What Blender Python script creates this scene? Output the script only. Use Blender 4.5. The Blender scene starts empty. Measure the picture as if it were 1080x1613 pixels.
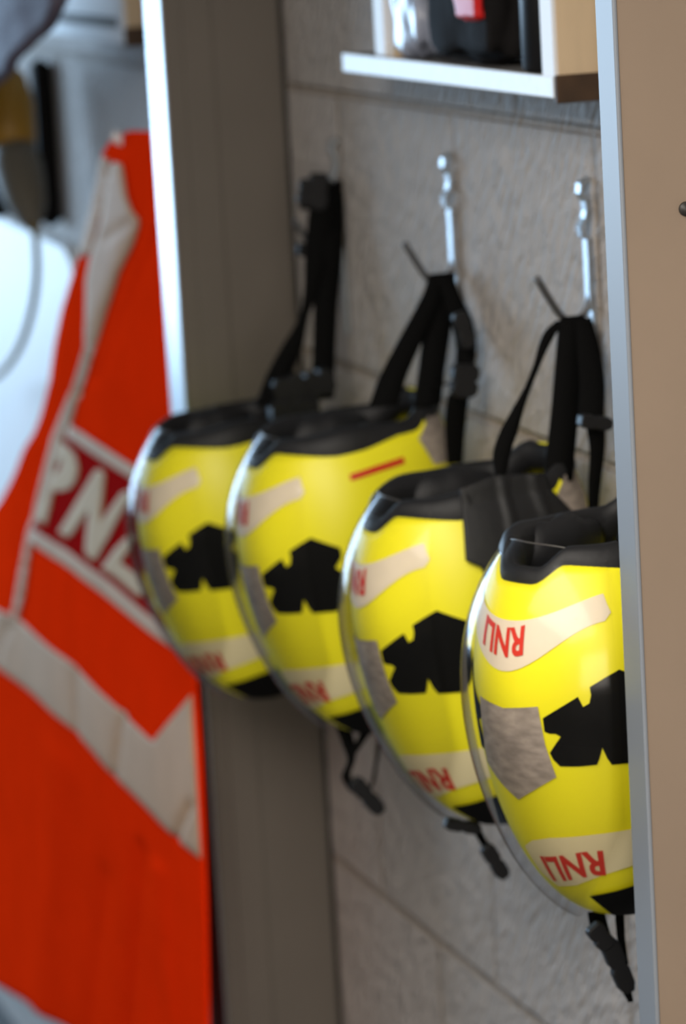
import bpy, bmesh, math, random
import numpy as np
from mathutils import Vector, Matrix, noise as mnoise
from mathutils.geometry import tessellate_polygon

random.seed(4)
SC = bpy.context.scene
COL = SC.collection

# ------------------------------------------------------------------ camera
F, CX, CY = 5600.0, 540.0, 806.5
CAM = np.array([3.25107729, -1.28253073, 2.14870466])
_v = np.array([-1292 - CX, -121 - CY, F]); _v /= np.linalg.norm(_v)
_c = -(_v[0] * .058 + _v[1]) / _v[2]
_d = np.array([.058, 1, _c]); _d -= _v * _d.dot(_v); _d /= np.linalg.norm(_d)
_X = -_v; _Z = -_d; _Y = np.cross(_Z, _X)
R = np.array([_X, _Y, _Z])
cd = bpy.data.cameras.new('camera')
cam = bpy.data.objects.new('camera', cd); COL.objects.link(cam)
m = Matrix.Identity(4)
for i in range(3):
    m[i][0] = R[i, 0]; m[i][1] = -R[i, 1]; m[i][2] = -R[i, 2]; m[i][3] = CAM[i]
cam.matrix_world = m
cd.sensor_fit = 'HORIZONTAL'; cd.sensor_width = 36.0; cd.lens = F * 36.0 / 1080.0
cd.clip_start = .05; cd.clip_end = 100
cd.dof.use_dof = True; cd.dof.focus_distance = 2.80; cd.dof.aperture_fstop = 8.2
SC.camera = cam

# ------------------------------------------------------------------ light
SC.view_settings.view_transform = 'Standard'
SC.view_settings.look = 'None'
SC.view_settings.gamma = 1.0
SC.view_settings.use_curve_mapping = False
SC.view_settings.exposure = 0.14
SC.cycles.max_bounces = 8
SC.cycles.transparent_max_bounces = 24

W = bpy.data.worlds.new('world'); SC.world = W; W.use_nodes = True
bg = W.node_tree.nodes['Background']
bg.inputs[0].default_value = (.62, .78, 1.0, 1); bg.inputs[1].default_value = 1.2


def area(name, loc, look, sx, sy, power, colour):
    l = bpy.data.lights.new(name, 'AREA'); l.shape = 'RECTANGLE'; l.size = sx; l.size_y = sy
    l.energy = power; l.color = colour
    o = bpy.data.objects.new(name, l); COL.objects.link(o)
    o.location = loc
    o.rotation_euler = (Vector(look) - Vector(loc)).to_track_quat('-Z', 'Y').to_euler()
    return o


# cool daylight in through the wide window of the end wall, beyond the left edge of the frame
area('window_daylight', (-5.45, -1.75, 1.80), (0, -1.75, 1.80), 2.3, 1.5, 140, (.50, .74, 1.0))
# warm daylight through the window behind the camera
area('window_daylight', (4.5, -1.25, 1.75), (0, -1.25, 1.75), 1.5, 1.25, 38, (1.0, .86, .70))
# ceiling lamp over the aisle
area('ceiling_light', (1.9, -1.4, 2.62), (1.9, -1.4, 0), 2.6, 1.2, 84, (1.0, .93, .84))


def ray(px, py):
    return R @ np.array([(px - CX) / F, (py - CY) / F, 1.0])


def at_y(px, py, y):
    d = ray(px, py); return Vector(CAM + d * ((y - CAM[1]) / d[1]))


def at_x(px, py, x):
    d = ray(px, py); return Vector(CAM + d * ((x - CAM[0]) / d[0]))


# ------------------------------------------------------------------ materials
def mat(name, rgb, rough=.5, metal=0.0, spec=.5, var=0.0, vscale=30, bump=0.0, bscale=200, coat=0.0, stretch=(1, 1, 1), sheen=0.0):
    M = bpy.data.materials.new(name); M.use_nodes = True
    nt = M.node_tree; b = nt.nodes['Principled BSDF']
    b.inputs['Base Color'].default_value = (*rgb, 1)
    b.inputs['Roughness'].default_value = rough; b.inputs['Metallic'].default_value = metal
    b.inputs['Specular IOR Level'].default_value = spec
    b.inputs['Coat Weight'].default_value = coat; b.inputs['Coat Roughness'].default_value = .08
    b.inputs['Sheen Weight'].default_value = sheen
    tc = nt.nodes.new('ShaderNodeTexCoord'); mp = nt.nodes.new('ShaderNodeMapping')
    mp.inputs['Scale'].default_value = stretch
    nt.links.new(tc.outputs['Object'], mp.inputs['Vector'])
    if var:
        n = nt.nodes.new('ShaderNodeTexNoise'); n.inputs['Scale'].default_value = vscale; n.inputs['Detail'].default_value = 5
        nt.links.new(mp.outputs[0], n.inputs['Vector'])
        r = nt.nodes.new('ShaderNodeValToRGB')
        r.color_ramp.elements[0].position = .3; r.color_ramp.elements[1].position = .7
        r.color_ramp.elements[0].color = (*[c * (1 - var) for c in rgb], 1)
        r.color_ramp.elements[1].color = (*[min(1, c * (1 + var)) for c in rgb], 1)
        nt.links.new(n.outputs['Fac'], r.inputs[0]); nt.links.new(r.outputs[0], b.inputs['Base Color'])
    if bump:
        n = nt.nodes.new('ShaderNodeTexNoise'); n.inputs['Scale'].default_value = bscale; n.inputs['Detail'].default_value = 3
        nt.links.new(mp.outputs[0], n.inputs['Vector'])
        bp = nt.nodes.new('ShaderNodeBump'); bp.inputs['Strength'].default_value = bump; bp.inputs['Distance'].default_value = .003
        nt.links.new(n.outputs['Fac'], bp.inputs['Height']); nt.links.new(bp.outputs[0], b.inputs['Normal'])
    return M


def block_wall():
    M = mat('painted_block', (.33, .30, .28), .75)
    nt = M.node_tree; b = nt.nodes['Principled BSDF']
    tc = nt.nodes.new('ShaderNodeTexCoord'); sp = nt.nodes.new('ShaderNodeSeparateXYZ')
    nt.links.new(tc.outputs['Object'], sp.inputs[0])
    cb = nt.nodes.new('ShaderNodeCombineXYZ')
    ax = nt.nodes.new('ShaderNodeMath'); ax.operation = 'ADD'; ax.inputs[1].default_value = .586 + .406 * 20
    az = nt.nodes.new('ShaderNodeMath'); az.operation = 'ADD'; az.inputs[1].default_value = -1.542 + .33 * 10
    nt.links.new(sp.outputs[0], ax.inputs[0]); nt.links.new(sp.outputs[2], az.inputs[0])
    nt.links.new(ax.outputs[0], cb.inputs[0]); nt.links.new(az.outputs[0], cb.inputs[1])
    br = nt.nodes.new('ShaderNodeTexBrick')
    br.offset = .5; br.offset_frequency = 2
    br.inputs['Scale'].default_value = 1.0; br.inputs['Mortar Size'].default_value = .006
    br.inputs['Mortar Smooth'].default_value = .6
    br.inputs['Brick Width'].default_value = .406; br.inputs['Row Height'].default_value = .33
    br.inputs['Color1'].default_value = (.50, .455, .425, 1); br.inputs['Color2'].default_value = (.47, .43, .40, 1)
    br.inputs['Mortar'].default_value = (.41, .34, .28, 1)
    nt.links.new(cb.outputs[0], br.inputs['Vector'])
    mp = nt.nodes.new('ShaderNodeMapping'); mp.vector_type = 'TEXTURE'
    mp.inputs['Rotation'].default_value = (0, math.radians(38), 0)
    mp.inputs['Scale'].default_value = (.7, 1, 2.4)
    nt.links.new(tc.outputs['Object'], mp.inputs[0])
    n = nt.nodes.new('ShaderNodeTexNoise'); n.inputs['Scale'].default_value = 70; n.inputs['Detail'].default_value = 3
    nt.links.new(mp.outputs[0], n.inputs['Vector'])
    n2 = nt.nodes.new('ShaderNodeTexNoise'); n2.inputs['Scale'].default_value = 40; n2.inputs['Detail'].default_value = 5
    nt.links.new(mp.outputs[0], n2.inputs['Vector'])
    mr = nt.nodes.new('ShaderNodeMapRange'); mr.inputs[3].default_value = .80; mr.inputs[4].default_value = 1.20
    nt.links.new(n2.outputs['Fac'], mr.inputs[0])
    mx = nt.nodes.new('ShaderNodeMix'); mx.data_type = 'RGBA'; mx.blend_type = 'MULTIPLY'; mx.inputs[0].default_value = 1
    nt.links.new(br.outputs['Color'], mx.inputs[6]); nt.links.new(mr.outputs[0], mx.inputs[7])
    nt.links.new(mx.outputs[2], b.inputs['Base Color'])
    su = nt.nodes.new('ShaderNodeMath'); su.operation = 'MULTIPLY_ADD'; su.inputs[1].default_value = -.4
    nt.links.new(br.outputs['Fac'], su.inputs[0]); nt.links.new(n.outputs['Fac'], su.inputs[2])
    bp = nt.nodes.new('ShaderNodeBump'); bp.inputs['Strength'].default_value = 1.0; bp.inputs['Distance'].default_value = .016
    nt.links.new(su.outputs[0], bp.inputs['Height']); nt.links.new(bp.outputs[0], b.inputs['Normal'])
    return M


def clear_mat(name, tint, gl=.04, k=.6, rough=.14):
    M = bpy.data.materials.new(name); M.use_nodes = True; nt = M.node_tree
    nt.nodes.clear()
    out = nt.nodes.new('ShaderNodeOutputMaterial')
    tr = nt.nodes.new('ShaderNodeBsdfTransparent'); g = nt.nodes.new('ShaderNodeBsdfGlossy'); g.inputs['Roughness'].default_value = rough
    lw = nt.nodes.new('ShaderNodeLayerWeight'); lw.inputs['Blend'].default_value = .35
    # grazing path through the plastic is longer: tint deepens at the edge
    cr = nt.nodes.new('ShaderNodeValToRGB')
    cr.color_ramp.elements[0].position = .45; cr.color_ramp.elements[0].color = (.985, .985, .985, 1)
    cr.color_ramp.elements[1].position = .97; cr.color_ramp.elements[1].color = (*tint, 1)
    nt.links.new(lw.outputs['Facing'], cr.inputs[0]); nt.links.new(cr.outputs[0], tr.inputs['Color'])
    fr = nt.nodes.new('ShaderNodeFresnel'); fr.inputs['IOR'].default_value = 1.45
    ml = nt.nodes.new('ShaderNodeMath'); ml.operation = 'MULTIPLY'; ml.inputs[1].default_value = k
    nt.links.new(fr.outputs[0], ml.inputs[0])
    mx = nt.nodes.new('ShaderNodeMixShader')
    nt.links.new(ml.outputs[0], mx.inputs[0]); nt.links.new(tr.outputs[0], mx.inputs[1]); nt.links.new(g.outputs[0], mx.inputs[2])
    nt.links.new(mx.outputs[0], out.inputs[0])
    return M


MAT = dict(
    wall=block_wall(),
    plain=mat('plain_paint', (.30, .27, .24), .8),
    floor=mat('grey_floor', (.07, .07, .07), .6, var=.15),
    ceiling=mat('white_ceiling', (.55, .53, .5), .9),
    taupe=mat('taupe_paint', (.125, .106, .088), .6, var=.04, vscale=8),
    beige=mat('beige_paint', (.245, .185, .135), .55, var=.04, vscale=8),
    alu=mat('aluminium_strip', (.34, .36, .385), .38, metal=1.0),
    lightalu=mat('grey_strip', (.20, .225, .26), .45),
    yellow=mat('yellow_shell', (.90, .82, .012), .42, spec=.5),
    black=mat('black_padding', (.010, .010, .011), .55, spec=.35, bump=.15, bscale=120),
    liner=mat('black_liner', (.008, .008, .009), .8),
    web=mat('black_webbing', (.004, .004, .004), .85, spec=.06, bump=.3, bscale=500),
    buckle=mat('black_plastic', (.008, .008, .009), .5, spec=.3),
    sticker=mat('black_sticker', (.004, .004, .004), .7, spec=.1),
    tape=mat('reflective_tape', (.74, .64, .50), .5, var=.03, vscale=40),
    silver=mat('silver_weave', (.34, .285, .245), .55, var=.28, vscale=60, stretch=(1, 1, 2.5)),
    lowtape=mat('pale_tape', (.80, .70, .42), .5),
    red=mat('red_print', (.62, .03, .015), .5),
    redtape=mat('red_tape', (.62, .005, .005), .5),
    visor=clear_mat('clear_visor', (.42, .38, .36)),
    visoredge=mat('visor_edge', (.07, .065, .06), .35),
    steel=mat('zinc_hook', (.46, .50, .54), .42, metal=.85),
    darksteel=mat('dark_hook', (.10, .10, .105), .4, metal=.6),
    orange=mat('orange_cloth', (.96, .031, .002), .9, spec=0.0, var=.05, vscale=12, bump=.25, bscale=260),
    greytape=mat('vest_reflective', (.58, .385, .25), .7, spec=.1, var=.05, vscale=14),
    crimson=mat('crimson_panel', (.36, .008, .008), .8, spec=0.0),
    letter=mat('vest_letters', (.60, .43, .25), .7, spec=.1),
    whitepanel=mat('white_panel', (.90, .91, .92), .5),
    shelf=mat('shelf_board', (.16, .15, .14), .6),
    edging=mat('white_edging', (.78, .80, .82), .45, var=.04, vscale=60),
    brown=mat('brown_wood', (.055, .028, .012), .6, var=.35, vscale=25),
    cream=mat('cream_wood', (.66, .50, .32), .6, var=.06, vscale=10, stretch=(6, 6, .6)),
    white=mat('white_paint', (.85, .86, .88), .5),
    kit=mat('dark_kit_and_shade', (.010, .009, .009), .85, spec=.1, bump=.4, bscale=40),
    plastic=mat('frosted_plastic', (.30, .33, .42), .25, var=.5, vscale=20, stretch=(3, 3, .5)),
    garment=mat('grey_purple_cloth', (.11, .10, .14), .8, var=.15, vscale=10, bump=.3, bscale=60),
    gold=mat('golden_plastic', (.30, .15, .003), .5),
    olive=mat('olive_plastic', (.10, .085, .06), .6),
    cable=mat('olive_cable', (.17, .115, .008), .5),
    peg=mat('white_peg', (.75, .75, .78), .4),
    hole=mat('dark_screw_and_shade', (.02, .018, .016), .5),
    glow=None,
)


# ------------------------------------------------------------------ helpers
def tag(o, label=None, cat=None, group=None, kind=None):
    if label: o['label'] = label
    if cat: o['category'] = cat
    if group: o['group'] = group
    if kind: o['kind'] = kind
    return o


def empty(name, loc, label, cat, group=None, kind=None):
    o = bpy.data.objects.new(name, None); COL.objects.link(o); o.location = loc
    o.empty_display_size = .05
    return tag(o, label, cat, group, kind)


def obj(name, bm, material, parent=None, smooth=True, world=False, solid=0.0, offset=0.0, bevel=0.0):
    """one mesh object; world=True: the mesh is in world space and is moved into the parent's space"""
    me = bpy.data.meshes.new(name)
    if world and parent is not None:
        bm.transform(local_of(parent))
    bmesh.ops.recalc_face_normals(bm, faces=bm.faces[:])
    bm.to_mesh(me); bm.free()
    me.materials.append(material)
    if smooth:
        for p in me.polygons: p.use_smooth = True
    o = bpy.data.objects.new(name, me); COL.objects.link(o)
    if parent is not None: o.parent = parent
    if solid:
        s = o.modifiers.new('thickness', 'SOLIDIFY'); s.thickness = solid; s.offset = offset
    if bevel:
        s = o.modifiers.new('bevel', 'BEVEL'); s.width = bevel; s.segments = 3; s.limit_method = 'ANGLE'
    return o


def local_of(p):
    chain = Matrix.Identity(4); q = p
    while q is not None:
        chain = (Matrix.LocRotScale(q.location, q.rotation_euler, q.scale)) @ chain; q = q.parent
    return chain.inverted()


def add_box(bm, lo, hi):
    vs = [bm.verts.new((x, y, z)) for x in (lo[0], hi[0]) for y in (lo[1], hi[1]) for z in (lo[2], hi[2])]
    for f in ((0, 1, 3, 2), (4, 6, 7, 5), (0, 4, 5, 1), (2, 3, 7, 6), (0, 2, 6, 4), (1, 5, 7, 3)):
        bm.faces.new([vs[i] for i in f])
    return bm


def box(lo, hi): return add_box(bmesh.new(), lo, hi)


def spline(pts, n=6):
    """Catmull-Rom through tuples of any length"""
    P = [np.array(p, float) for p in pts]
    P = [2 * P[0] - P[1]] + P + [2 * P[-1] - P[-2]]
    out = []
    for i in range(1, len(P) - 2):
        a, b, c, d = P[i - 1:i + 3]
        for k in range(n):
            t = k / n
            out.append(.5 * ((2 * b) + (c - a) * t + (2 * a - 5 * b + 4 * c - d) * t * t + (3 * b - a - 3 * c + d) * t ** 3))
    out.append(P[-2]); return out


def tube(bm, pts, rad, seg=10, caps=True):
    pts = [Vector(p[:3]) for p in pts]
    rads = rad if hasattr(rad, '__len__') else [rad] * len(pts)
    rings = []
    up = None
    for i, p in enumerate(pts):
        t = (pts[min(i + 1, len(pts) - 1)] - pts[max(i - 1, 0)]).normalized()
        if up is None:
            up = t.orthogonal().normalized()
        up = (up - t * up.dot(t)).normalized(); s = t.cross(up)
        rings.append([bm.verts.new(p + (up * math.cos(a) + s * math.sin(a)) * rads[i]) for a in (2 * math.pi * k / seg for k in range(seg))])
    for a, b in zip(rings, rings[1:]):
        for k in range(seg):
            bm.faces.new((a[k], a[(k + 1) % seg], b[(k + 1) % seg], b[k]))
    if caps:
        bm.faces.new(rings[0][::-1]); bm.faces.new(rings[-1])
    return bm


def refine(bm, maxlen):
    for _ in range(9):
        e = [e for e in bm.edges if e.calc_length() > maxlen]
        if not e: break
        bmesh.ops.subdivide_edges(bm, edges=e, cuts=1)
        bmesh.ops.triangulate(bm, faces=[f for f in bm.faces if len(f.verts) > 3])
    return bm


def fill(poly, maxlen, hole=None):
    loops = [[Vector((p[0], p[1], 0)) for p in l] for l in ([poly, hole] if hole else [poly])]
    bm = bmesh.new()
    vs = [bm.verts.new(v) for l in loops for v in l]
    for t in tessellate_polygon(loops):
        try: bm.faces.new([vs[k] for k in t])
        except ValueError: pass
    return refine(bm, maxlen)


def fill_holes(outer, hole, maxlen): return fill(outer, maxlen, hole)


def text_bm(s, bold=.03):
    c = bpy.data.curves.new('text_tmp', 'FONT'); c.body = s; c.size = 1; c.offset = bold; c.resolution_u = 4
    o = bpy.data.objects.new('text_tmp', c); COL.objects.link(o)
    bpy.context.view_layer.update()
    dg = bpy.context.evaluated_depsgraph_get()
    me = bpy.data.meshes.new_from_object(o.evaluated_get(dg))
    bm = bmesh.new(); bm.from_mesh(me)
    bpy.data.objects.remove(o); bpy.data.meshes.remove(me); bpy.data.curves.remove(c)
    bmesh.ops.remove_doubles(bm, verts=bm.verts[:], dist=1e-5)
    bmesh.ops.triangulate(bm, faces=bm.faces[:])
    xs = [v.co.x for v in bm.verts]; ys = [v.co.y for v in bm.verts]
    for v in bm.verts:
        v.co = ((v.co.x - min(xs)) / (max(xs) - min(xs)), (v.co.y - min(ys)) / (max(ys) - min(ys)), 0)
    return bm


def sstep(a, b, x):
    t = max(0, min(1, (x - a) / (b - a))); return t * t * (3 - 2 * t)


# ------------------------------------------------------------------ the room
def wall_panel(name, lo, hi, material, label=None):
    return tag(obj(name, box(lo, hi), material, smooth=False), label, kind='structure')


wall_panel('floor', (-5.6, -4.6, -.1), (4.7, .1, 0), MAT['floor'])
wall_panel('ceiling', (-5.6, -4.6, 2.75), (4.7, .1, 2.85), MAT['ceiling'])
wall_panel('wall_back', (-5.6, 0, 0), (4.7, .12, 2.75), MAT['wall'], 'painted concrete block wall carrying the helmet hooks')
wall_panel('wall_front', (-5.6, -4.6, 0), (4.7, -4.5, 2.75), MAT['plain'])
bm = bmesh.new()
add_box(bm, (-5.6, -.6, 0), (-5.5, 0, 2.75)); add_box(bm, (-5.6, -4.5, 0), (-5.5, -2.9, 2.75))
add_box(bm, (-5.6, -2.9, 2.55), (-5.5, -.6, 2.75)); add_box(bm, (-5.6, -2.9, 0), (-5.5, -.6, 1.05))
tag(obj('wall_end', bm, MAT['plain'], smooth=False), kind='structure')
bm = bmesh.new()
add_box(bm, (4.6, -.4, 0), (4.7, 0, 2.75)); add_box(bm, (4.6, -4.5, 0), (4.7, -2.1, 2.75))
add_box(bm, (4.6, -2.1, 0), (4.7, -.4, 1.05)); add_box(bm, (4.6, -2.1, 2.45), (4.7, -.4, 2.75))
tag(obj('wall_near', bm, MAT['plain'], smooth=False), kind='structure')
bm = bmesh.new()
for a, b in (((-2.1, 1.05), (-2.05, 2.45)), ((-.45, 1.05), (-.4, 2.45)), ((-2.05, 1.05), (-.45, 1.1)), ((-2.05, 2.4), (-.45, 2.45))):
    add_box(bm, (4.6, a[0], a[1]), (4.68, b[0], b[1]))
tag(obj('window_1', bm, MAT['white'], smooth=False), kind='structure')

# partitions either side of the helmet bay, each with a metal strip on its room-side edge
XL, PL = -.998, .152
XR, PR = .600, .204
pl = tag(obj('wall_left', box((XL - .070, -PL, 0), (XL, 0, 2.7)), MAT['taupe'], smooth=False), 'taupe painted partition beyond the helmets', kind='structure')
obj('edge_strip', box((XL - .071, -PL - .004, 0), (XL + .001, -PL, 2.7)), MAT['alu'], pl, smooth=False, bevel=.0015)
bm = box((XL, -PL + .022, 0), (XL + .0035, -PL + .060, 2.7))
obj('cover_strip', bm, MAT['taupe'], pl, smooth=False, bevel=.001)
obj('corner_gap_shade', box((XL, -.005, 0), (XL + .005, -.0005, 2.7)), MAT['hole'], pl, smooth=False)  # dark strip painted in for the shadowed gap where partition meets wall
pr = tag(obj('wall_right', box((XR - .036, -PR, 0), (XR, 0, 2.7)), MAT['beige'], smooth=False), 'beige painted partition in front of the nearest helmet', kind='structure')
obj('edge_strip', box((XR - .037, -PR - .004, 0), (XR + .001, -PR, 2.7)), MAT['lightalu'], pr, smooth=False, bevel=.0015)
q = at_x(1079, 329, XR)
bm = bmesh.new(); tube(bm, [(XR - .002, q.y, q.z), (XR + .004, q.y, q.z)], .006, 14)
obj('screw', bm, MAT['hole'], pr)

# ------------------------------------------------------------------ helmet
A, AR, B, CL, CU = .122, .133, .108, .222, .172


def prof(phi, z):
    if z <= 0: return math.sqrt(max(0, 1 - (z / CL) ** 2))
    r = math.sqrt(max(0, 1 - (z / CU) ** 2))
    k = sstep(95, 150, abs(phi))
    return 1 - (1 - r) * (1 - .62 * k)


def wrap(p):
    while p > 180: p -= 360
    while p < -180: p += 360
    return p


def surf(phi, z, off=0.0, cu=None):
    p = wrap(phi); t = math.radians(p); c, s = math.cos(t), math.sin(t)
    a = A if c >= 0 else AR
    r = prof(p, z) if cu is None or z <= 0 else math.sqrt(max(0, 1 - (z / cu) ** 2))
    C = CL if z <= 0 else CU
    v = Vector((B * r * s, -a * r * c, z))
    n = Vector((v.x / B ** 2, v.y / a ** 2, v.z / C ** 2)).normalized()
    return v + n * off


def rim(phi):
    p = abs(wrap(phi))
    return .098 + .017 * sstep(12, 32, p) + .028 * sstep(128, 152, p)


def patch(poly, off=.0012, zs=500.0, maxlen=3.5):
    """poly in (degrees round the shell, z): laid on the shell"""
    bm = fill([(p, z * zs) for p, z in poly], maxlen)
    for v in bm.verts: v.co = surf(v.co.x, v.co.y / zs, off)
    return bm


def mirror(poly): return [(-p, z) for p, z in poly][::-1]


def rings_to(bm, rows, closed=True):
    V = [[bm.verts.new(v) for v in r] for r in rows]
    n = len(V[0])
    for a, b in zip(V, V[1:]):
        for k in range(n if closed else n - 1):
            bm.faces.new((a[k], a[(k + 1) % n], b[(k + 1) % n], b[k]))
    return V


NP = 96
PH = [i * 360 / NP for i in range(NP)]


def shell_bm(s=1.0):
    bm = bmesh.new()
    rows = []
    for i in range(1, 27):
        z = -CL * math.cos(i / 26 * math.pi / 2)
        rows.append([surf(p, z) * s for p in PH])
    for j in range(1, 13):
        rows.append([surf(p, rim(p) * j / 12) * s for p in PH])
    V = rings_to(bm, rows)
    c = bm.verts.new((0, 0, -CL * s))
    for k in range(NP): bm.faces.new((c, V[0][(k + 1) % NP], V[0][k]))
    return bm


def padding_bm():
    """soft dark rim standing out of the shell's mouth, thicker over the ears"""
    bm = bmesh.new(); rows = []
    sec = []
    for k in range(14):
        a = 2 * math.pi * k / 14
        sec.append((math.cos(a), math.sin(a)))
    for p in PH:
        q = abs(wrap(p)); side = math.exp(-((q - 78) / 34) ** 2); rear = sstep(130, 160, q)
        h = .020 + .006 * side - .006 * rear
        top = rim(p) + .013 + .004 * side - .014 * rear + .002 * math.sin(math.radians(p * 5)) * side
        t = .011 + .004 * side
        base = surf(p, min(rim(p), .118), -.012); d = Vector((base.x, base.y, 0)).normalized()
        rows.append([Vector((base.x, base.y, 0)) + d * (ca * t) + Vector((0, 0, top - h + sa * h)) for ca, sa in sec])
    n = len(sec)
    V = [[bm.verts.new(v) for v in r] for r in rows]
    for i in range(NP):
        a, b = V[i], V[(i + 1) % NP]
        for k in range(n): bm.faces.new((a[k], a[(k + 1) % n], b[(k + 1) % n], b[k]))
    return bm


def liner_bm():
    bm = bmesh.new(); rows = []
    for i in range(1, 17):
        z = -CL * math.cos(i / 16 * math.pi / 2)
        rows.append([surf(p, z) * .88 for p in PH])
    for j in range(1, 5):
        rows.append([surf(p, .085 * j / 4) * .88 for p in PH])
    V = rings_to(bm, rows)
    c = bm.verts.new((0, 0, -CL * .88))
    for k in range(NP): bm.faces.new((c, V[0][(k + 1) % NP], V[0][k]))
    return bm


def ear_pad_bm(sgn):
    bm = bmesh.new()
    bmesh.ops.create_icosphere(bm, subdivisions=3, radius=1)
    for v in bm.verts:
        d = v.co.copy()
        v.co = Vector((sgn * .060 + d.x * .020, .010 + d.y * .052, .100 + d.z * .030 + .003 * math.sin(d.y * 9)))
    return bm


VA, VB, VCU = .012, .012, .150


def visor_pt(phi, z, extra=0.0):
    off = .010 + .006 * math.exp(-(phi / 40) ** 2) * math.exp(-((z + .02) / .09) ** 2)
    return surf(phi, z, off + extra, VCU)


VP = 54


def visor_z0(p): return -.205 + .10 * (abs(p) / VP) ** 2.4


def visor_z1(p): return .122 - .012 * (abs(p) / VP) ** 3


def visor_bm():
    bm = bmesh.new(); rows = []
    for i in range(31):
        t = i / 30; row = []
        for j in range(45):
            p = -VP + 2 * VP * j / 44
            row.append(visor_pt(p, visor_z0(p) * (1 - t) + visor_z1(p) * t))
        rows.append(row)
    rings_to(bm, rows, closed=False)
    return bm


def visor_edge_bm():
    pts = [visor_pt(-VP + 2 * VP * j / 44, visor_z1(-VP + 2 * VP * j / 44)) for j in range(45)]
    bm = bmesh.new(); tube(bm, pts, .0008, 6)
    return bm


STICK = [(21.5, -.013), (30, -.003), (37.8, .006), (39.8, -.003), (42.5, .000), (43.4, .007), (43.0, .014), (49.5, .021), (55.8, .027),
         (63, .020), (70.2, .013), (70.4, .003), (66.5, -.008), (69.6, -.013), (69.2, -.030), (67.5, -.044), (63.8, -.056), (57, -.056), (50.4, -.056),
         (48.6, -.050), (46.8, -.040), (45.2, -.050), (44.0, -.055), (36, -.056), (27.5, -.056), (24.6, -.050), (23.3, -.044), (26.4, -.036),
         (29.2, -.029), (27, -.0265), (24.0, -.0265), (21.8, -.025)]
def band_z(p): return .046 + .034 * math.sin(math.radians(min(90, abs(p) * 1.6))) ** 2


def band_h(p): return .0215 - .0105 * sstep(0, 46, abs(p))


_bp = [-51 + 3 * i for i in range(35)]
BAND = [(p, band_z(p) + band_h(p)) for p in reversed(_bp)] + [(-54, band_z(54) + .004), (-52, band_z(52) - .004)] + [(p, band_z(p) - band_h(p)) for p in _bp] + [(54, band_z(54) - .005), (52.5, band_z(52) + .002)]
PATCH = [(-20, -.004), (0, -.008), (19.5, -.003), (21.5, -.037), (25, -.066), (12, -.080), (0, -.092), (-12, -.080), (-25, -.066), (-21.5, -.037)]
LOWB = [(-12, -.142), (0, -.132), (14, -.126), (40, -.121), (70, -.117), (100, -.118), (130, -.122), (131, -.150), (100, -.148), (73, -.150), (41, -.163), (20, -.175), (0, -.180), (-10, -.168)]
CROWN = [(27, -.186), (50, -.180), (80, -.170), (110, -.166), (150, -.164), (180, -.164), (210, -.164), (250, -.166), (280, -.174), (310, -.184), (310, -.214), (260, -.2165), (200, -.2165), (140, -.2165), (80, -.2165), (40, -.212)]
REAR = [(127, .106), (131, .076), (150, .070), (156, .098), (156, .124), (147, .135)]

word = text_bm('RNLI')


def word_patch(phc, span, zfun, h, off):
    bm = word.copy(); refine(bm, .09)
    for v in bm.verts:
        p = phc + span * (.5 - v.co.x)
        z = zfun(p) + h * (.5 - v.co.y)
        v.co = surf(p, z, off)
    return bm


def make_helmet():
    """prototype hung crown-down, front towards -y"""
    h = empty('helmet', (0, 0, 0), 'x', 'helmet', 'yellow rescue helmets hanging in a row')
    sh = obj('shell', shell_bm(), MAT['yellow'], h, solid=.004, offset=-1)
    s = obj('vent_sticker', patch(STICK), MAT['sticker'], sh); s['label'] = 'black notched pentagon sticker'
    obj('vent_sticker', patch(mirror(STICK)), MAT['sticker'], sh)
    b = obj('brow_tape', patch(BAND, .0010), MAT['tape'], sh)
    obj('lettering', word_patch(-2, 29, lambda p: band_z(p) + .003, .025, .0018), MAT['red'], sh)
    g = obj('reflective_patch', patch(PATCH, .0013), MAT['silver'], sh); g['label'] = 'grey woven reflective patch'
    obj('crown_tape', patch(LOWB, .0010), MAT['lowtape'], sh)
    obj('crown_lettering', word_patch(22, 42, lambda p: -.150 - .010 * (1 - sstep(0, 40, p)), .026, .0018), MAT['red'], sh)
    obj('crown_cap', patch(CROWN, .0025), MAT['sticker'], sh)
    obj('red_strip', patch([(81, .080), (97, .0835), (113.5, .086), (113.8, .0925), (97, .090), (80.8, .0865)], .0012), MAT['redtape'], sh)
    obj('rear_patch', patch(REAR, .0012), MAT['silver'], sh)
    obj('rear_patch', patch(mirror(REAR), .0012), MAT['silver'], sh)
    obj('rim_padding', padding_bm(), MAT['black'], h)
    obj('liner', liner_bm(), MAT['liner'], h)
    obj('ear_pad', ear_pad_bm(1), MAT['black'], h)
    obj('ear_pad', ear_pad_bm(-1), MAT['black'], h)
    v = obj('visor', visor_bm(), MAT['visor'], h); v['label'] = 'clear curved visor pushed up over the shell'
    obj('visor_edge', visor_edge_bm(), MAT['visoredge'], v)
    return h


def copy_tree(o, parent=None):
    c = o.copy(); COL.objects.link(c); c.parent = parent
    for ch in list(o.children): copy_tree(ch, c)
    return c


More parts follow.
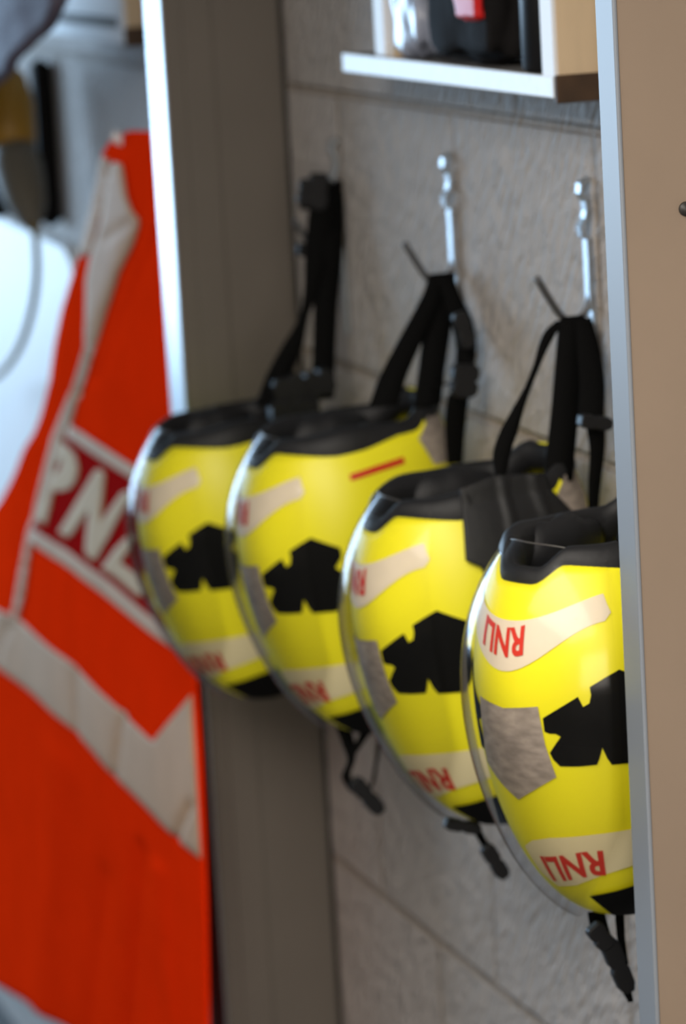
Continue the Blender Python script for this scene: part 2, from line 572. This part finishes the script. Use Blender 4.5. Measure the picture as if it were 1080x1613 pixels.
HX = {1: -.796, 2: -.391, 3: .008, 4: .412}
SPEC = {
    1: ((-.796, -.152, 1.372), 4, 6, 'yellow helmet farthest along the wall, its visor against the orange vest'),
    2: ((-.391, -.142, 1.418), 0, 5, 'yellow helmet second along from the vest, its red side strip fully showing'),
    3: ((.008, -.141, 1.413), 0, 5, 'yellow helmet with a black flap folded down over its rim'),
    4: ((.405, -.162, 1.432), 22, 1, 'nearest yellow helmet, partly hidden by the beige partition'),
}
proto = make_helmet()
HELM = {}
for k, (c, yaw, tilt, lab) in SPEC.items():
    o = proto if k == 1 else copy_tree(proto)
    o.location = c; o.rotation_euler = (math.radians(tilt), 0, math.radians(yaw)); o['label'] = lab
    HELM[k] = o
bpy.context.view_layer.update()


def ribbon(rows, xs, twist=0.0):
    """rows: (px, py, width px) along the strap; xs: depth x at its two ends. Webbing in world space."""
    P = spline(rows, 7); n = len(P)
    bm = bmesh.new(); prev = None
    for i, (px, py, w) in enumerate(P):
        t = i / (n - 1)
        x = xs[0] + (xs[1] - xs[0]) * t
        q = at_x(px, py, x)
        depth = (np.array(q) - CAM) @ R[:, 2]
        hw = max(w, 4) / (F / depth) / .95 / 2
        d = Vector((math.sin(twist * t) * .5, 1, 0)).normalized()
        a, b = bm.verts.new(q - d * hw), bm.verts.new(q + d * hw)
        mid = bm.verts.new(q + Vector((.0006, 0, 0)))
        if prev:
            bm.faces.new((prev[0], prev[1], mid, a)); bm.faces.new((prev[1], prev[2], b, mid))
        prev = (a, mid, b)
    return bm


def strap(k, rows, xs, name='chin_strap', parent=None):
    return obj(name, ribbon(rows, xs), MAT['web'], parent or HELM[k], world=True, solid=.0018)


def buckle(k, p0, p1, w, x, th=.010, name='buckle', parent=None, material=None):
    """bevelled plastic buckle between two points on the plane x"""
    a, b = at_x(*p0, x), at_x(*p1, x)
    d = (b - a); L = d.length; d.normalize(); s = Vector((1, 0, 0)); n = d.cross(s)
    depth = (np.array(a) - CAM) @ R[:, 2]; hw = w / (F / depth) / 2
    bm = bmesh.new()
    # body, waist and two prongs: outline along d
    prof_ = [(0, .7), (.12, 1), (.42, 1), (.5, .72), (.58, 1), (.86, .95), (1, .55)]
    left = [(t, -r) for t, r in prof_]; right = [(t, r) for t, r in prof_][::-1]
    top = [bm.verts.new(a + d * (L * t) + n * (hw * r) + s * th / 2) for t, r in left + right]
    bot = [bm.verts.new(a + d * (L * t) + n * (hw * r) - s * th / 2) for t, r in left + right]
    bm.faces.new(top); bm.faces.new(bot[::-1])
    m_ = len(top)
    for i in range(m_): bm.faces.new((top[i], bot[i], bot[(i + 1) % m_], top[(i + 1) % m_]))
    return obj(name, bm, material or MAT['buckle'], parent or HELM[k], world=True, smooth=False, bevel=.0015)


# straps of the farthest helmet: bunched up on its hook
x = HX[1]
strap(1, [(425, 640, 48), (440, 590, 42), (460, 545, 34), (478, 500, 16), (490, 455, 24), (500, 400, 40), (508, 330, 44), (512, 290, 40)], (x + .07, x + .006))
strap(1, [(507, 630, 38), (510, 560, 36), (513, 480, 38), (518, 400, 44), (520, 330, 42), (520, 285, 36)], (x + .055, x + .004))
strap(1, [(505, 285, 40), (490, 310, 34), (484, 330, 24)], (x + .006, x + .012))
buckle(1, (485, 282), (478, 325), 26, x + .012)
buckle(1, (502, 272), (500, 330), 30, x + .016)
buckle(1, (468, 392), (500, 396), 22, x + .012)
buckle(1, (430, 622), (480, 606), 46, x + .075, .02)
buckle(1, (480, 610), (524, 596), 42, x + .07, .02)
buckle(1, (425, 650), (500, 640), 36, x + .08, .02)
# second helmet
x = HX[2]
strap(2, [(603, 640, 46), (618, 595, 45), (640, 548, 42), (664, 500, 38), (682, 462, 34), (690, 432, 30)], (x + .075, x + .004))
strap(2, [(672, 640, 44), (680, 580, 43), (688, 520, 44), (694, 470, 44), (697, 430, 40)], (x + .060, x + .006))
strap(2, [(702, 436, 24), (712, 470, 28), (726, 505, 34), (734, 545, 32), (731, 585, 32)], (x + .012, x + .095))
buckle(2, (733, 574), (729, 626), 44, x + .100, .014)
strap(2, [(684, 608, 18), (706, 604, 14), (733, 600, 18)], (x + .07, x + .098))
buckle(2, (722, 492), (738, 548), 26, x + .098)
strap(2, [(722, 620, 34), (718, 650, 34), (716, 690, 30), (716, 730, 24)], (x + .095, x + .07))
# third helmet
x = HX[3]
strap(3, [(788, 748, 18), (790, 715, 28), (800, 682, 30), (815, 645, 20), (830, 612, 12), (845, 575, 12), (856, 545, 18), (868, 522, 22), (886, 505, 22)], (x + .075, x + .006))
strap(3, [(878, 760, 48), (884, 700, 46), (890, 640, 45), (896, 570, 45), (900, 520, 44), (902, 498, 40)], (x + .060, x + .004))
strap(3, [(918, 502, 26), (926, 550, 36), (932, 605, 40), (930, 668, 42)], (x + .012, x + .090))
buckle(3, (912, 662), (962, 668), 22, x + .095, .014)
strap(3, [(938, 670, 30), (940, 710, 24), (936, 760, 20), (934, 800, 16)], (x + .090, x + .07))
# nearest helmet
x = HX[4]
strap(4, [(985, 850, 30), (996, 800, 36), (1012, 755, 34), (1040, 690, 24), (1075, 620, 20), (1110, 585, 24)], (x + .075, x + .006))
strap(4, [(1105, 850, 52), (1112, 780, 50), (1118, 690, 50), (1122, 610, 48), (1124, 588, 44)], (x + .06, x + .004))

# black flap turned down over the rim of the third helmet
FL = [(74, .125), (72, .070), (79, .062), (81, .030), (85, .004), (98, .012), (112, .018), (127, .022), (132, .050), (131, .090), (122, .124), (96, .132)]
bm = fill([(p, z * 500) for p, z in FL], 3.0)
for v in bm.verts:
    p, z = v.co.x, v.co.y / 500
    fold = .0035 * math.exp(-((p - 92 - z * 60) / 2.2) ** 2) + .004 * math.exp(-((p - 112 - z * 40) / 2.5) ** 2)
    q = surf(p, min(z, .118), .007 + fold)
    if z > .118: q = Vector((q.x * (1 - (z - .118) * 3), q.y, z + .012))
    v.co = q
fl = obj('ear_flap', bm, MAT['black'], HELM[3], solid=.004); fl['label'] = 'black flap folded down over the shell'
bm = patch([(84.5, -.001), (98, .0075), (112, .013), (112, .019), (98, .013), (84.5, .005)], .0062)
obj('flap_binding', bm, MAT['redtape'], fl)

# loose straps hanging below
x = HX[2]
s = strap(2, [(528, 1085, 26), (536, 1130, 24), (548, 1170, 20), (553, 1197, 13), (545, 1222, 14), (556, 1242, 16), (570, 1252, 16)], (x - .02, x), 'nape_strap')
strap(2, [(606, 1085, 26), (596, 1120, 26), (574, 1157, 18), (554, 1190, 10)], (x - .02, x), 'nape_strap')
strap(2, [(602, 1125, 5), (595, 1180, 6), (588, 1225, 5), (584, 1240, 5)], (x - .02, x), 'nape_strap')
buckle(2, (556, 1228), (600, 1280), 26, x + .002, parent=s)
x = HX[3]
s = strap(3, [(735, 1215, 14), (742, 1260, 14), (748, 1300, 14), (762, 1328, 12), (776, 1352, 14)], (x - .02, x), 'nape_strap')
buckle(3, (700, 1296), (756, 1306), 20, x + .004, parent=s)
buckle(3, (764, 1332), (795, 1382), 24, x + .003, parent=s)
buckle(3, (732, 1258), (745, 1292), 9, x + .006, .004, 'metal_clip', s, MAT['steel'])
x = HX[4]
s = strap(4, [(938, 1435, 26), (946, 1470, 28), (964, 1505, 20), (980, 1545, 18), (993, 1578, 8)], (x - .02, x), 'nape_strap')
buckle(4, (932, 1458), (958, 1492), 30, x + .004, parent=s)
buckle(4, (956, 1480), (990, 1562), 30, x + .003, parent=s)
strap(4, [(975, 1440, 14), (978, 1480, 12), (985, 1520, 8)], (x - .03, x - .02), 'nape_strap')

# ------------------------------------------------------------------ hooks
HL = {1: 'zinc wall hook smothered by bunched straps, nearest the taupe partition',
      2: 'zinc wall hook with an open prong above the helmet with the red side strip',
      3: 'zinc wall hook with an open prong above the helmet with the black flap',
      4: 'zinc wall hook behind the beige partition above the nearest helmet'}


def make_hook():
    h = empty('wall_hook', (0, 0, 1.69), 'x', 'hook', 'wall hooks for the helmets')
    prof_ = [(.135, -.001), (.130, -.010), (.122, -.011), (.114, -.006), (.104, -.005), (.096, -.007), (.088, -.012), (.080, -.011), (.077, -.006),
             (.060, -.0055), (.030, -.0055), (.006, -.0055)]
    bm = bmesh.new(); rows = [[Vector((xx, y, z)) for xx in (-.006, .006)] for z, y in prof_]
    rings_to(bm, rows, closed=False)
    obj('back_bar', bm, MAT['steel'], h, smooth=False, solid=.004, offset=0)
    obj('lower_plate', box((-.006, -.0045, -.10), (.006, 0, .008)), MAT['steel'], h, smooth=False, bevel=.001)
    bm = bmesh.new()
    tube(bm, [Vector(p) for p in spline([(0, -.004, .020), (0, -.010, .005), (0, -.024, -.006), (0, -.036, .003), (0, -.047, .020), (0, -.060, .043)], 5)], .0036, 10)
    obj('prong', bm, MAT['darksteel'], h)
    return h


hook = make_hook()
for k in (1, 2, 3, 4):
    o = hook if k == 1 else copy_tree(hook)
    o.location.x = HX[k]; o['label'] = HL[k]
    o.location.z = 1.69 if k != 1 else 1.683

# ------------------------------------------------------------------ shelf over the helmets and the things on it
YF, SZ = -.080, 1.9155
x0, x1 = -.512, .131


def shelf(x0, x1, label, group):
    s = empty('shelf', ((x0 + x1) / 2, 0, SZ), label, 'shelf', group)
    obj('board', box((x0, YF + .004, SZ), (x1, 0, SZ + .0185)), MAT['shelf'], s, smooth=False, world=True)
    obj('edging', box((x0, YF, SZ - .001), (x1 - .002, YF + .004, SZ + .0195)), MAT['edging'], s, smooth=False, world=True, bevel=.001)
    obj('end_grain', box((x1 - .002, YF + .001, SZ - .006), (x1 + .004, 0, SZ + .0205)), MAT['brown'], s, smooth=False, world=True, bevel=.001)
    return s


shelf(x0, x1, 'narrow wall shelf with white edging above the helmets', 'wall shelves')
ST = SZ + .0185


def post(x1, label):
    p = empty('timber_post', (x1 - .03, -.045, ST), label, 'post', 'timber posts on the shelves')
    obj('upright', box((x1 - .030, YF + .005, ST), (x1, -.006, 2.32)), MAT['cream'], p, smooth=False, world=True, bevel=.0015)
    obj('white_face', box((x1 - .030, YF + .001, ST), (x1, YF + .005, 2.32)), MAT['white'], p, smooth=False, world=True)
    return p


post(x1, 'pale timber post with white front face on the end of the shelf above the helmets')


def lump(lo, hi, amp, freq, power=.55, seed=0.0):
    """soft rounded box with creases"""
    bm = bmesh.new(); bmesh.ops.create_cube(bm, size=2)
    bmesh.ops.subdivide_edges(bm, edges=bm.edges[:], cuts=14, use_grid_fill=True)
    c = (Vector(lo) + Vector(hi)) / 2; h = (Vector(hi) - Vector(lo)) / 2
    for v in bm.verts:
        d = v.co.copy(); n = d.normalized()
        q = d.lerp(n * 1.15, power)
        k = 1 + amp * mnoise.noise(n * freq + Vector((seed, seed * 2, 0)))
        q = Vector((q.x * k * h.x, q.y * k * h.y, q.z * k * h.z)) * .92
        q.z = max(q.z, -h.z)
        v.co = c + q
    return bm


def xs(px, py, y): return at_y(px, py, y).x


xa, xb = xs(597, 60, -.055), xs(684, 70, -.055)
b_ = empty('plastic_bag', ((xa + xb) / 2, -.045, ST), 'crumpled frosted plastic bag at the far end of the shelf', 'bag')
obj('bag', lump((xa + .09, -.076, ST), (xb, -.012, 2.13), .22, 3.2, .35, 3), MAT['plastic'], b_, world=True)
obj('neck', lump(((xa + xb) / 2 - .03, -.058, 2.11), ((xa + xb) / 2 + .03, -.026, 2.18), .25, 3, .5, 5), MAT['plastic'], b_, world=True)
xa, xb = xs(590, 70, -.072), xs(606, 70, -.072)
t_ = empty('white_carton', (xa - .01, -.04, ST), 'slim white carton upright behind the plastic bag on the shelf', 'carton')
obj('carton', box((xa, -.072, ST), (xb, -.050, 2.08)), MAT['white'], t_, smooth=False, world=True, bevel=.002)
obj('base_flap', box((xb, -.070, ST), (xb + .02, -.052, ST + .012)), MAT['cream'], t_, smooth=False, world=True)
xa, xb = xs(694, 75, -.055), xs(806, 85, -.055)
k_ = empty('kit_bag', ((xa + xb) / 2, -.045, ST), 'dark cloth kit bag with a red tab beside the plastic bag', 'bag')
obj('bag', lump((xa, -.077, ST), (xb, -.008, 2.14), .12, 2.5, .3, 8), MAT['kit'], k_, world=True)
q = at_y(737, 12, -.078)
obj('tab', lump((q.x - .035, -.083, q.z - .014), (q.x + .035, -.070, q.z + .05), .1, 3, .3, 2), MAT['redtape'], k_, world=True)
xa, xb = xs(830, 80, -.06), xs(862, 85, -.06)
g_ = empty('dark_bottle', ((xa + xb) / 2, -.045, ST), 'black bottle standing beside the timber post', 'bottle')
bm = bmesh.new()
xc = (xa + xb) / 2
tube(bm, [(xc, -.043, ST), (xc, -.043, ST + .004), (xc, -.043, ST + .12), (xc, -.043, ST + .15), (xc, -.043, ST + .165)], [.026, .031, .031, .024, .012], 20)
obj('body', bm, MAT['buckle'], g_, world=True)
bm = bmesh.new(); tube(bm, [(xc, -.043, ST + .163), (xc, -.043, ST + .19)], .013, 16); obj('cap', bm, MAT['liner'], g_, world=True)

# ------------------------------------------------------------------ next bay: vest
VY = -.146


def vest_y(x, z):
    return VY - .050 * (1 - sstep(.95, 1.42, z))


GROOVES = []   # (x0,z0,x1,z1,width,depth)


def at_vest(px, py):
    y = VY
    for _ in range(5):
        q = at_y(px, py, y); y = vest_y(q.x, q.z)
    return q


for a, b, w, dp in (((222, 1340), (200, 1640), 14, .010), ((165, 1380), (140, 1640), 18, .006), ((250, 1370), (275, 1640), 16, -.007),
                    ((248, 360), (150, 600), 8, .006), ((215, 360), (120, 620), 10, .006), ((120, 1060), (124, 1150), 7, .006),
                    ((193, 1125), (184, 1220), 7, .006), ((120, 620), (55, 820), 7, .004), ((40, 700), (15, 960), 22, -.006), ((95, 1200), (70, 1600), 34, -.007),
                    ((303, 1265), (280, 1320), 6, .006), ((172, 262), (160, 330), 6, .006), ((215, 345), (165, 380), 8, .004), ((18, 980), (-10, 1050), 7, .005)):
    p, q = at_vest(*a), at_vest(*b)
    GROOVES.append((p.x, p.z, q.x, q.z, w, dp))


def cloth(px, py, off):
    q = at_vest(px, py)
    d = 0.0
    for x0_, z0_, x1_, z1_, w, dp in GROOVES:
        # distance on the cloth, x squeezed the way the folds run
        ax_, az_ = (q.x - x0_) * .33, q.z - z0_
        bx_, bz_ = (x1_ - x0_) * .33, z1_ - z0_
        L2 = bx_ * bx_ + bz_ * bz_
        t = max(0, min(1, (ax_ * bx_ + az_ * bz_) / L2))
        dist = math.hypot(ax_ - bx_ * t, az_ - bz_ * t)
        d += dp * math.exp(-(dist / (w / 1300)) ** 2)
    d += .004 * mnoise.noise(Vector((q.x * 5, q.z * 4, 1.0)))
    # pushed in or out along the surface's own normal (the wall's normal)
    return q + Vector((0, d - off, 0))


def vest_piece(poly, off, maxlen=12, hole=None):
    bm = fill_holes(poly, hole, maxlen) if hole else fill(poly, maxlen)
    for v in bm.verts: v.co = cloth(v.co.x, v.co.y, off)
    return bm


vest = empty('safety_vest', at_vest(200, 1600), 'orange sleeveless hi-visibility vest hanging in the next bay', 'vest')
OUT = [(188, 214), (205, 206), (238, 207), (252, 290), (263, 400), (272, 520), (283, 640), (292, 800), (300, 960), (307, 1090), (313, 1200), (319, 1340), (324, 1480), (329, 1613), (332, 1740),
       (220, 1690), (95, 1613), (0, 1553), (-90, 1500), (-90, 920), (-50, 850), (0, 790), (32, 735), (62, 655), (78, 600), (86, 545), (98, 485), (112, 440), (124, 405), (134, 370), (146, 315), (156, 265), (163, 240), (174, 224)]
body = obj('body', vest_piece(OUT, 0), MAT['orange'], vest, world=True, solid=.004, offset=1)
# the far edge turns back to the wall
o = obj('shoulder_strip', vest_piece([(163, 246), (176, 250), (170, 300), (158, 350), (146, 398), (126, 406), (136, 370), (148, 318)], .003), MAT['greytape'], vest, world=True, solid=.0015)
obj('shoulder_strip', vest_piece([(186, 254), (197, 258), (204, 310), (217, 348), (207, 385), (186, 430), (166, 490), (152, 538), (134, 590), (120, 630), (109, 672), (97, 695), (88, 728), (72, 780), (54, 842), (40, 935), (27, 985), (22, 985), (35, 900), (46, 840), (68, 755), (85, 690), (108, 630), (137, 545), (140, 500), (141, 440), (148, 398), (162, 352), (172, 300), (180, 262)], .0035, 9), MAT['greytape'], vest, world=True, solid=.0015)
obj('waist_band', vest_piece([(-90, 925), (-30, 950), (20, 966), (60, 1000), (115, 1044), (155, 1085), (195, 1125), (246, 1168), (275, 1130), (304, 1094), (310, 1200), (318, 1352), (285, 1325), (240, 1277), (185, 1226), (150, 1182), (118, 1148), (60, 1098), (0, 1052), (-90, 1000)], .003, 9), MAT['greytape'], vest, world=True, solid=.0015)
panel = obj('chest_panel', vest_piece([(104, 680), (170, 722), (225, 757), (300, 805), (304, 1020), (255, 985), (190, 940), (120, 890), (50, 848), (64, 800), (82, 740)], .0044, 9), MAT['crimson'], vest, world=True, solid=.001)
obj('panel_border', vest_piece([(111, 668), (165, 700), (218, 735), (300, 790), (300, 806), (214, 754), (160, 720), (106, 687)], .0056, 9), MAT['greytape'], panel, world=True, solid=.001)
obj('panel_border', vest_piece([(58, 832), (115, 868), (180, 918), (230, 960), (304, 1015), (304, 1040), (245, 997), (190, 955), (120, 898), (50, 850)], .0056, 9), MAT['greytape'], panel, world=True, solid=.001)
# lettering R N L I
OFFL = .0064
R_out = [(97, 694), (112, 704), (124, 717), (129, 738), (126, 756), (116, 769), (100, 773), (90, 773), (85, 800), (79, 826), (62, 816), (74, 775), (86, 730)]
R_hole = [(97, 721), (102, 727), (101, 736), (95, 744), (88, 746), (91, 732)]
obj('letter', vest_piece(R_out, OFFL, 7, R_hole), MAT['letter'], panel, world=True, solid=.001)
obj('letter', vest_piece([(158, 740), (166, 738), (173, 745), (169, 790), (166, 822), (200, 775), (207, 772), (214, 780), (184, 834), (157, 882), (149, 880), (142, 868), (145, 832), (149, 800), (121, 840), (112, 847), (99, 837), (127, 790)], OFFL, 7), MAT['letter'], panel, world=True, solid=.001)
obj('letter', vest_piece([(215, 838), (223, 846), (197, 886), (222, 905), (240, 930), (226, 940), (196, 915), (166, 894), (190, 862)], OFFL, 7), MAT['letter'], panel, world=True, solid=.001)
obj('letter', vest_piece([(268, 862), (280, 871), (262, 962), (248, 952)], OFFL, 7), MAT['letter'], panel, world=True, solid=.001)

q = at_vest(192, 213)
ch = empty('coat_hook', (q.x, -.01, q.z), 'white coat hook holding up the orange vest', 'hook')
obj('base_plate', box((q.x - .02, -.008, q.z - .05), (q.x + .02, 0, q.z + .04)), MAT['peg'], ch, smooth=False, world=True, bevel=.002)
bm = bmesh.new(); tube(bm, spline([(q.x, -.006, q.z - .01), (q.x, -.07, q.z - .012), (q.x, -.14, q.z - .008), (q.x - .004, VY - .012, q.z + .002)], 5), .0075, 12)
obj('peg', bm, MAT['peg'], ch, world=True)

# ------------------------------------------------------------------ next bay: shelf and what is on it
x1b = xs(196, 66, YF)
x0b = xs(60, 66, YF)
shelf(x0b, x1b, 'narrow wall shelf with white edging above the orange vest', 'wall shelves')
post(x1b - .004, 'timber post at the end of the shelf above the orange vest')
xa, xb = xs(82, 40, -.06), xs(206, 40, -.06)
xb = min(xb, x1b - .062)
w_ = empty('white_box', ((xa + xb) / 2, -.04, ST), 'low white box lying on the shelf above the orange vest', 'box')
obj('box', box((xa, -.072, ST + .012), (xb, -.008, ST + .075)), MAT['whitepanel'], w_, smooth=False, world=True, bevel=.004)
obj('tray', box((xa - .002, -.068, ST), (xb + .002, -.006, ST + .014)), MAT['olive'], w_, smooth=False, world=True, bevel=.002)

# white panel on the wall behind the vest
a = at_y(118, 395, -.02)
pnl = [(-3.6, .62), (a.x, .62), (a.x, a.z - .06), (a.x - .02, a.z - .02), (a.x - .07, a.z), (-3.6, a.z + .03)]
bm = bmesh.new()
f1 = [bm.verts.new((p[0], -.024, p[1])) for p in pnl]; f0 = [bm.verts.new((p[0], -.002, p[1])) for p in pnl]
bm.faces.new(f1); bm.faces.new(f0[::-1])
for i in range(len(pnl)): bm.faces.new((f1[i], f0[i], f0[(i + 1) % len(pnl)], f1[(i + 1) % len(pnl)]))
tag(obj('notice_board', bm, MAT['whitepanel'], smooth=False, bevel=.004), 'large white panel on the wall behind the orange vest', 'panel')

# handset with a golden top hanging on its cable
YH = -.10


def axis(pts, y): return [at_y(px, py, y) for px, py in pts]


hs = empty('cable_handset', at_y(45, 300, YH), 'golden and olive handset hanging on the wall left of the orange vest', 'handset')
ax = axis([(0, 105), (4, 125), (10, 165), (16, 210), (20, 243)], YH)
bm = bmesh.new(); tube(bm, ax, [.018, .036, .043, .040, .036], 20)
obj('cap', bm, MAT['gold'], hs, world=True)
ax = axis([(20, 240), (28, 265), (36, 295), (44, 325), (50, 345), (54, 358)], YH)
bm = bmesh.new(); tube(bm, ax, [.037, .039, .036, .030, .018, .010], 20)
obj('grip', bm, MAT['olive'], hs, world=True)
bm = bmesh.new(); ctr = spline([(53, 350), (57, 390), (58, 430), (52, 480), (38, 530), (18, 568), (-8, 595), (-50, 615)], 5)
tube(bm, [at_y(p[0], p[1], YH) for p in ctr], .0058, 10)
obj('cable', bm, MAT['cable'], hs, world=True)
a, b = at_y(44, 85, -.032), at_y(72, 365, -.032)
bm = lump((a.x, -.034, b.z), (b.x, -.001, a.z), .04, 2.0, .22, 4)  # soft black block put in for the dark shade on the wall
obj('shade_block', bm, MAT['kit'], hs, world=True)['label'] = 'black block added for the dark shade behind the handset'
bm = bmesh.new(); tube(bm, axis([(-12, 250), (-6, 290), (-4, 338)], YH - .02), [.018, .026, .018], 14)
obj('strap_end', bm, MAT['kit'], hs, world=True)

# dark garment at the top left
YG = -.20
gp = [(-110, -40), (-60, -60), (98, -60), (96, 5), (82, 40), (57, 76), (30, 107), (0, 137), (-36, 165), (-80, 180), (-110, 150)]
bm = fill(gp, 12)
for v in bm.verts:
    px, py = v.co.x, v.co.y
    q = at_y(px, py, YG)
    edge = min(1.0, max(0, (95 - px) / 40))
    v.co = q + Vector((0, -.015 * edge + .010 * mnoise.noise(Vector((px * .03, py * .02, 3))), 0))
gj = empty('hanging_jacket', at_y(20, 60, YG), 'grey-purple cloth garment hanging in the top left corner', 'jacket')
obj('sleeve', bm, MAT['garment'], gj, world=True, solid=.02, offset=0)
q = at_y(30, 10, -.1)
bm = bmesh.new(); tube(bm, [(q.x, 0, 2.05), (q.x, -.10, 2.045), (q.x, YG + .004, 2.06)], .008, 10)
gh = empty('coat_hook', (q.x, 0, 2.05), 'dark coat hook behind the grey-purple garment', 'hook')
obj('peg', bm, MAT['buckle'], gh, world=True)

# ceiling lamp and window light are real fittings
lamp = empty('ceiling_lamp', (1.9, -1.4, 2.75), 'broad flat lamp on the ceiling over the aisle', 'lamp')
obj('housing', box((.58, -2.02, 2.64), (3.22, -.78, 2.75)), MAT['white'], lamp, smooth=False, world=True, bevel=.004)

word.free()
